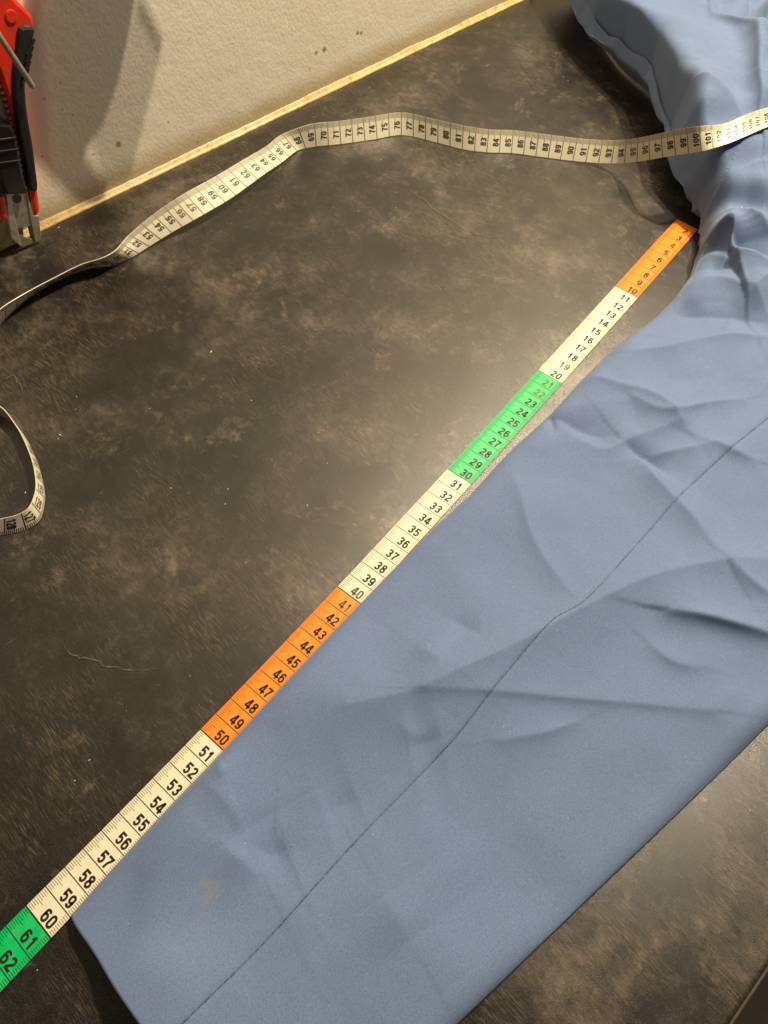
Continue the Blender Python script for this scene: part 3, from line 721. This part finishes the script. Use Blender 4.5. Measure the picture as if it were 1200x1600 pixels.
class Ribbon:
    """a tape: keyed by cm mark, with its two edges A (v = 0) and B (v = 1) in space"""
    def __init__(self, keys, A, B, flip=1.0):
        self.k = np.asarray(keys, float); self.A = np.asarray(A, float); self.B = np.asarray(B, float); self.flip = flip
    def pos(self, s, v, off=0.0):
        s = np.atleast_1d(np.asarray(s, float)); v = np.broadcast_to(np.asarray(v, float), s.shape)
        a = catmull(self.A, self.k, s); b = catmull(self.B, self.k, s)
        a2 = catmull(self.A, self.k, s + 0.05); b2 = catmull(self.B, self.k, s + 0.05)
        p = a + (b - a) * v[:, None]
        tan = (a2 + b2 - a - b); nrm = np.cross(tan, b - a)
        nrm /= np.linalg.norm(nrm, axis=1)[:, None] + 1e-12
        return p + nrm * (off * self.flip)
    def strip(self, name, s0, s1, mat, parent, off0, off1, step=0.2):
        n = max(3, int(round((s1 - s0) / step)) + 1)
        s = np.linspace(s0, s1, n); vs = np.linspace(0, 1, 4)
        g = np.stack([self.pos(s, v, off1) for v in vs] + [self.pos(s, v, off0) for v in vs[::-1]], 1)
        m = g.shape[1]
        ii = np.arange(n * m).reshape(n, m); jj = np.roll(ii, -1, 1)
        Q = np.stack([ii[:-1], jj[:-1], jj[1:], ii[1:]], 2).reshape(-1, 4)
        caps = [(ii[r, 0], ii[r, 1], ii[r, m - 2], ii[r, m - 1]) for r in (0, n - 1)] + \
               [(ii[r, 1], ii[r, 2], ii[r, m - 3], ii[r, m - 2]) for r in (0, n - 1)] + \
               [(ii[r, 2], ii[r, 3], ii[r, m - 4], ii[r, m - 3]) for r in (0, n - 1)]
        return child(np_mesh(name, g.reshape(-1, 3), np.concatenate([Q, np.array(caps)]), mat, smooth=False), parent)
    def marks(self, name, segs, mat, parent, off, width=0.035):
        """segs: list of (s, v0, v1, width factor)"""
        s, v, F = [], [], []
        for a, v0, v1, wf in segs:
            w = width * wf / 2
            vv = np.linspace(v0, v1, 3)
            b = len(s)
            for q in vv:
                s += [a - w, a + w]; v += [q, q]
            F += [(b, b + 1, b + 3, b + 2), (b + 2, b + 3, b + 5, b + 4)]
        return child(np_mesh(name, self.pos(s, v, off), F, mat, smooth=False), parent)
    def numeral(self, text, s_base, v_start, height, width_cm, dirv, mat, parent, off):
        """text runs along dirv*v from v_start, its top points to lower marks"""
        vs, fs, x = [], [], 0.0
        for ch in text:
            v, f = DIGITS[ch]
            b = sum(len(q) for q in vs)
            vs.append(v * np.array([1, 1]) + np.array([x, 0])); fs += [tuple(i + b for i in p) for p in f]
            x += 0.56 + 0.11
        v = np.concatenate(vs)
        s = s_base - v[:, 1] * height
        vv = v_start + dirv * v[:, 0] * height / width_cm * 0.98
        return child(mesh_obj('numeral', self.pos(s, vv, off), fs, mat), parent)

# coloured tape: straight along the trouser leg, then off and back in an upright loop
keys = [0.0 + 5 * i for i in range(14)]                       # 0 .. 65 cm
LA = [(x, y, 0.0009) for x, y in TAPE_L[:14]]
RB = [(x, y, 0.0009) for x, y in TAPE_R[:14]]
s_now = 65.0
last = (np.array(LA[-1]) + np.array(RB[-1])) / 2
Wt = 0.0174
for cx, cy, tilt, az in ((-0.215, -0.408, 8, 185), (-0.262, -0.375, 35, 110), (-0.262, -0.318, 62, 75), (-0.215, -0.262, 80, 40), (-0.14, -0.226, 88, 18), (-0.075, -0.212, 90, 5), (-0.040, -0.2115, 90, -4)):
    r_ = math.radians(az); th = math.radians(tilt)
    right = np.array([math.sin(r_), -math.cos(r_), 0])
    vec = right * math.cos(th) + np.array([0, 0, math.sin(th)])
    c = np.array([cx, cy, 0.0008 + Wt / 2 * math.sin(th)])
    s_now += float(np.linalg.norm(c - last)) * 100; last = c
    keys.append(s_now); LA.append(tuple(c + vec * Wt / 2)); RB.append(tuple(c - vec * Wt / 2))
loop_keys = []
for p in LOOP[::-1] + [(-0.012, -0.118, 0.0005, -0.013, -0.122, 0.0172), (-0.07, -0.105, 0.0005, -0.07, -0.107, 0.0172), (-0.14, -0.10, 0.0005, -0.14, -0.101, 0.0172)]:
    b, t_ = np.array(p[:3]), np.array(p[3:])
    c = (b + t_) / 2
    s_now += float(np.linalg.norm(c - last)) * 100; last = c
    keys.append(s_now); LA.append(tuple(t_)); RB.append(tuple(b)); loop_keys.append(s_now)
rib = Ribbon(keys, LA, RB, 1.0)
# up side: make sure +offset is up on the straight part
_test = rib.pos([30.0], 0.5, 0.01)[0][2] - rib.pos([30.0], 0.5, 0.0)[0][2]
rib.flip = 1.0 if _test > 0 else -1.0
coloured = empty('tape_measure', (0.1, -0.38, 0.0))
tag(coloured, 'tape measure with orange, cream and green bands lying straight against the trouser leg', 'tape measure')
TK = 0.00024
end = keys[-1] - 0.1
order = ['orange', 'white', 'green', 'white']
inks = {'orange': 'ink_red', 'white': 'ink_soft', 'green': 'ink_green'}
nbands = int(math.ceil(end / 10))
worn = {19, 21, 22, 40, 41, 4}
for b in range(nbands):
    cname = order[b % 4] if b < 7 else 'white'
    s0, s1 = max(0.85, b * 10.0), min(end, b * 10.0 + 10)
    part = rib.strip('band', s0, s1, M[cname], coloured, 0.0, TK)
    part['label'] = {'orange': 'orange', 'white': 'cream', 'green': 'green'}[cname] + ' ten centimetre band of the tape'
    if b * 10 < 68:
        lines, ticks = [], []
        for mm in range(int(math.ceil(s0 * 10)) + 1, int(s1 * 10) + 1):
            if mm > 675: break
            if mm % 10 == 0:
                lines.append((mm / 10, 0.0, 1.0, 1.0 if mm % 100 else 1.5))
            else:
                lg = 0.29 if mm % 5 == 0 else (0.17 if mm % 2 else 0.20)
                ticks.append((mm / 10, 0.012, lg, 0.8)); ticks.append((mm / 10, 0.86, 0.985, 0.8))
        if lines:
            m_ = rib.marks('centimetre_lines', lines, M['ink'] if b > 2 else M[inks[cname]] , part, TK + 0.00004, 0.045)
            tag(m_, kind='stuff')
        if ticks:
            m_ = rib.marks('millimetre_ticks', ticks, M[inks[cname]], part, TK + 0.00004, 0.036)
            tag(m_, kind='stuff')
        for nmb in range(b * 10 + 1, b * 10 + 11):
            if nmb < 2 or nmb > 67: continue
            h_ = 0.56
            txt = str(nmb)
            start = 0.44 if len(txt) == 2 else 0.56
            rib.numeral(txt, nmb - 0.09, start, h_, 1.74, 1.0, M['ink_worn'] if nmb in worn else M['ink'], part, TK + 0.00005)
backing = rib.strip('backing', 0.85, end, M['white'], coloured, -TK, -0.00001)
backing['label'] = 'cream reverse side of the tape with its own figures'
# reverse-side print on the loop; numbers rise towards the lower exit
k127 = loop_keys[1] + 0.35
rev = []
segs, nums = [], []
for i in range(-12, 60):
    sm = k127 + i * 0.1
    if i % 10 == 0:
        segs.append((sm, 0.0, 1.0, 1.2))
    else:
        segs.append((sm, 0.70 if i % 5 == 0 else 0.79, 0.985, 0.9))
m_ = rib.marks('centimetre_lines', segs, M['ink'], backing, -TK - 0.00004, 0.05); tag(m_, kind='stuff')
for j in range(-1, 6):
    nmb = 128 - j - 1
    base = k127 + j * 1.0
    # mirrored travel: tops point to lower numbers, that is along +s here
    vs = []
    rb = Ribbon(-rib.k[::-1], rib.A[::-1], rib.B[::-1], -rib.flip)
    rb.numeral(str(nmb), -(base + 0.09), 0.14, 0.54, 1.74, 1.0, M['ink'], backing, -TK - 0.00009)

# white tape: snakes on its edge along the back of the worktop and climbs over the trousers
wt = np.array(WT)
ext = np.array([[wt[0, 0] - 9, -0.015, -0.105, 0.0005, -0.012, -0.112, 0.0165], [wt[0, 0] - 4, 0.028, -0.084, 0.0003, 0.031, -0.0915, 0.016]])
ext2 = np.array([[wt[-1, 0] + 5, 0.618, -0.322, 0.066, 0.630, -0.311, 0.070], [wt[-1, 0] + 12, 0.680, -0.332, 0.070, 0.692, -0.318, 0.072]])
wt = np.vstack([ext, wt, ext2])
wrib = Ribbon(wt[:, 0], wt[:, 1:4], wt[:, 4:7], 1.0)
_d = wrib.pos([88.0], 0.5, 0.01)[0] - wrib.pos([88.0], 0.5, 0.0)[0]
wrib.flip = 1.0 if _d[2] > 0 else -1.0
white = empty('tape_measure', (0.45, -0.15, 0.0))
tag(white, 'plain cream tape measure snaking on edge near the wall and over the trousers', 'tape measure')
wband = wrib.strip('band', wt[0, 0] + 0.1, wt[-1, 0] - 0.1, M['white'], white, -TK, TK)
segs = []
for mm in range(340, 1200):
    if mm % 10 == 0:
        segs.append((mm / 10, 0.0, 1.0, 1.15))
    else:
        segs.append((mm / 10, 0.62 if mm % 5 == 0 else 0.77, 0.985, 0.8 if mm % 5 == 0 else 0.72))
m_ = wrib.marks('centimetre_lines', segs, M['ink_soft'], wband, TK + 0.00009, 0.055); tag(m_, kind='stuff')
back = [(mm / 10, 0.0 if mm % 10 == 0 else 0.75, 0.985, 1.0) for mm in range(345, 500)]
m_ = wrib.marks('reverse_lines', back, M['ink_soft'], wband, -TK - 0.00006, 0.05); tag(m_, kind='stuff')
for nmb in range(44, 116):
    txt = str(nmb)
    wrib.numeral(txt, nmb - 0.10, 0.28 if len(txt) == 2 else 0.20, 0.48, 1.74, 1.0, M['ink_soft'] if nmb in (56, 57) else (M['ink'] if nmb > 96 else M['ink_grey']), wband, TK + 0.00013)

# ------------------------------------------------------------------ utility knife leaning on the wall
def prism(name, poly, y0, y1, mat, parent, bev=0.0):
    """outline in the x-z plane, given depth along y, front rim chamfered"""
    P = np.array(poly, float)
    c = P.mean(0)
    area = 0.5 * np.sum(P[:, 0] * np.roll(P[:, 1], -1) - np.roll(P[:, 0], -1) * P[:, 1])
    if area < 0:
        P = P[::-1]
    n = len(P)
    nxt = np.roll(P, -1, 0); prv = np.roll(P, 1, 0)
    tg = nxt - prv; tg /= np.linalg.norm(tg, axis=1)[:, None] + 1e-12
    inw = np.stack([-tg[:, 1], tg[:, 0]], 1)
    rings = [(P, y1)]
    if bev:
        rings += [(P, y0 + bev), (P + inw * bev * 0.3, y0 + bev * 0.35), (P + inw * bev, y0)]
    else:
        rings += [(P, y0)]
    V = [(p[0], y, p[1]) for R, y in rings for p in R]
    F = [(r * n + i, r * n + (i + 1) % n, (r + 1) * n + (i + 1) % n, (r + 1) * n + i) for r in range(len(rings) - 1) for i in range(n)]
    F.append(tuple(range(n))[::-1]); F.append(tuple((len(rings) - 1) * n + i for i in range(n)))
    o = mesh_obj(name, V, F, mat)
    return child(o, parent)

def smooth_poly(poly, k=4):
    P = np.array(poly); m = len(P)
    PP = np.vstack([P[-2:], P, P[:3]])
    q = np.linspace(2, m + 2, m * k, endpoint=False)
    return catmull(PP, np.arange(len(PP)), q)

ax0, ax1 = np.array(KN['axis'][0]), np.array(KN['axis'][1])
axd = (ax1 - ax0) / np.linalg.norm(ax1 - ax0)
def mirror(poly):
    P = np.array(poly) - ax0
    par = P @ axd
    return ax0 + 2 * par[:, None] * axd - P
knife = empty('utility_knife', (0.115, -0.012, 0.0))
tag(knife, 'red and black snap-off utility knife standing blade down against the wall', 'utility knife')
half = smooth_poly(KN['body'], 3)
prism('body', half, -0.0155, -0.003, M['red'], knife, 0.0022)
prism('body', mirror(half), -0.0155, -0.003, M['red'], knife, 0.0022)
prism('grip', smooth_poly(KN['grip'], 3), -0.0178, -0.0045, M['rubber'], knife, 0.0018)
prism('grip', mirror(smooth_poly(KN['grip'], 3)), -0.0178, -0.0045, M['rubber'], knife, 0.0018)
# ribs on the grip
g = np.array(KN['grip'])
for i in range(5):
    f = i / 4
    a = g[2] * (1 - f) + g[4] * f
    dirn = (g[17] - g[2]); dirn /= np.linalg.norm(dirn)
    w = np.array([axd[0], axd[1]]) * 0.0009
    a = a - dirn * 0.0006
    bb = a + dirn * 0.0085 - axd * 0.002
    prism('grip_rib', [a - w, bb - w, bb + w, a + w], -0.0190, -0.0170, M['rubber'], knife, 0.0006)
prism('slider', KN['slider'], -0.0200, -0.010, M['black'], knife, 0.0015)
sl = np.array(KN['slider'])
for i in range(3):
    c = sl[0] * (1 - i * 0.16 - 0.25) + sl[6] * (i * 0.16 + 0.25) + np.array([0.006, 0.001])
    dirn = np.array([axd[1], -axd[0]])
    prism('slider_ridge', [c - dirn * 0.008 - axd * 0.0005, c + dirn * 0.006 - axd * 0.0005, c + dirn * 0.006 + axd * 0.0005, c - dirn * 0.008 + axd * 0.0005], -0.0212, -0.0195, M['black'], knife, 0.0004)
# steel channel seen in the slot with its scalloped edge, rails and blade
chan = [ax0 + axd * q + np.array([axd[1], -axd[0]]) * w for q, w in ((-0.006, -0.010), (0.17, -0.010), (0.17, 0.010), (-0.006, 0.010))]
prism('channel', chan, -0.0095, -0.004, M['steel'], knife, 0.0006)
rin = np.array(KN['body'])[18:]
seg = np.r_[0, np.cumsum(np.linalg.norm(np.diff(rin, axis=0), axis=1))]
for q in np.arange(0.004, seg[-1], 0.0038):
    c = np.array([np.interp(q, seg, rin[:, 0]), np.interp(q, seg, rin[:, 1])]) - np.array([axd[1], -axd[0]]) * 0.0008
    ring = [(c[0] + 0.0013 * math.cos(a), c[1] + 0.0013 * math.sin(a)) for a in np.linspace(0, 2 * math.pi, 9)[:-1]]
    prism('channel_tooth', ring, -0.0128, -0.009, M['steel'], knife, 0.0005)
prism('rail', KN['railr'], -0.0150, -0.0075, M['steel'], knife, 0.0006)
prism('rail', KN['raill'], -0.0150, -0.0075, M['steel'], knife, 0.0006)
prism('blade', KN['plate'], -0.0140, -0.0125, M['blade'], knife, 0.0002)
prism('blade_tip', KN['bar'], -0.0138, -0.0125, M['blade'], knife, 0.0002)
def disc(name, c, rim, y0, y1, mat, bev=0.0):
    c = np.array(c); r = float(np.linalg.norm(np.array(rim) - c))
    prism(name, [(c[0] + r * math.cos(a), c[1] + r * math.sin(a)) for a in np.linspace(0, 2 * math.pi, 25)[:-1]], y0, y1, mat, knife, bev)
disc('blade_hole', *KN['hole'], -0.0143, -0.0135, M['black'])
disc('rivet', *KN['rivet'], -0.0163, -0.014, M['red'], 0.0004)
def tube(name, pts, rad, mat, parent, sides=10):
    pts = [np.array(p, float) for p in pts]
    V, F = [], []
    for i, p in enumerate(pts):
        d = pts[min(i + 1, len(pts) - 1)] - pts[max(i - 1, 0)]
        d /= np.linalg.norm(d)
        a = np.cross(d, [0.0, 1.0, 0.2]); a /= np.linalg.norm(a)
        b = np.cross(d, a)
        r = rad[i] if isinstance(rad, (list, tuple)) else rad
        V += [tuple(p + r * (math.cos(q) * a + math.sin(q) * b)) for q in [2 * math.pi * j / sides for j in range(sides)]]
    for i in range(len(pts) - 1):
        F += [(i * sides + j, i * sides + (j + 1) % sides, (i + 1) * sides + (j + 1) % sides, (i + 1) * sides + j) for j in range(sides)]
    F.append(tuple(range(sides))[::-1]); F.append(tuple((len(pts) - 1) * sides + j for j in range(sides)))
    o = mesh_obj(name, V, F, mat, smooth=True)
    return child(o, parent) if parent else o
w0, w1, w2 = [np.array([p[0], -0.024, p[1]]) for p in KN['wire']]
dw = (w2 - w1) / np.linalg.norm(w2 - w1)
tube('wire_clip', [w0 + np.array([-.012, .018, .0]), w0 + np.array([-.008, .006, .004]), w0, w1, w2 - dw * 0.002, w2 - dw * 0.0005, w2], [.0018, .0018, .0018, .0018, .0018, .0014, .0006], M['steel'], knife)

# ------------------------------------------------------------------ unseen caster added above the frame, shaped to throw the shadow on the wall
def toward(p, k):
    P = Vector((p[0], 0.0, p[1]))
    q = P + (LAMP - P) * k
    return (q.x, q.z)
KT = 0.12
yq = LAMP.y * KT
shadow_caster = empty('unseen_caster', (0.29, yq, 0.14))
tag(shadow_caster, 'unseen dark shape added above the knife to cast the wall shadow', 'shadow_caster')
prism('caster_front', [toward(p, KT) for p in SHADOW], yq - 0.002, yq + 0.002, M['mesh'], shadow_caster, 0.0005)
mb = np.array([toward(p, KT) for p in MESHB])
# grid of crossing strips inside the outline, added for the half-tone shadow
def inside(p, poly):
    c = False; j = len(poly) - 1
    for i in range(len(poly)):
        if (poly[i][1] > p[1]) != (poly[j][1] > p[1]) and p[0] < (poly[j][0] - poly[i][0]) * (p[1] - poly[i][1]) / (poly[j][1] - poly[i][1]) + poly[i][0]:
            c = not c
        j = i
    return c
V, F = [], []
lo, hi = mb.min(0), mb.max(0)
def quad(a, b, c, d):
    k = len(V); V.extend([a, b, c, d]); F.append((k, k + 1, k + 2, k + 3))
pitch, cw = 0.0030, 0.00095
for gx in np.arange(lo[0], hi[0], pitch):
    for gz in np.arange(lo[1], hi[1], pitch):
        if inside((gx, gz), mb):
            quad((gx, yq, gz), (gx + pitch, yq, gz), (gx + pitch, yq, gz + cw), (gx, yq, gz + cw))
            quad((gx, yq + .0004, gz), (gx + cw, yq + .0004, gz), (gx + cw, yq + .0004, gz + pitch), (gx, yq + .0004, gz + pitch))
tag(child(mesh_obj('caster_grid', V, F, M['mesh']), shadow_caster), kind='stuff')
prism('caster_edge', [tuple(v) for v in (mb[1] + [0, 0], mb[2], mb[2] + [-.002, .004], mb[1] + [-.003, .003])], yq - .001, yq + .001, M['mesh'], shadow_caster)
tube('caster_cord', [(0.30, yq, 0.235), (0.302, yq + 0.01, 0.30), (0.305, -0.004, 0.36), (0.305, 0.0, 0.362)], 0.0015, M['mesh'], shadow_caster)  # added cord joining the shadow caster to the wall

# ------------------------------------------------------------------ crumbs and lint
V, F = [], []
def speck(x, y, z, lx_, ly_, rot):
    k = len(V); c, s_ = math.cos(rot), math.sin(rot)
    for dx, dy, dz in ((-1, 0, .3), (0, -1, .2), (1, 0, .4), (0, 1, .25), (0, 0, 1)):
        V.append((x + (dx * lx_ * c - dy * ly_ * s_), y + (dx * lx_ * s_ + dy * ly_ * c), z + dz * min(lx_, ly_)))
    F.extend([(k, k + 1, k + 4), (k + 1, k + 2, k + 4), (k + 2, k + 3, k + 4), (k + 3, k, k + 4), (k + 3, k + 2, k + 1, k)])
for i, (x, y) in enumerate(CRUMBS):
    big = 0.0011 if i in (0, 2, 4) else 0.0006
    speck(x, y, 0.0002, big * rng.uniform(0.8, 1.5), big * rng.uniform(0.3, 0.6), rng.uniform(0, 3))
for i in range(70):
    x, y = rng.uniform(-0.12, 0.7), rng.uniform(-0.61, -0.01)
    sz = rng.uniform(0.00012, 0.0003)
    speck(x, y, 0.0001, sz * rng.uniform(1, 2), sz, rng.uniform(0, 3))
cr = mesh_obj('crumbs', V, F, M['crumb'])
tag(cr, 'tiny pale crumbs and lint scattered over the dark worktop', 'crumbs', kind='stuff')
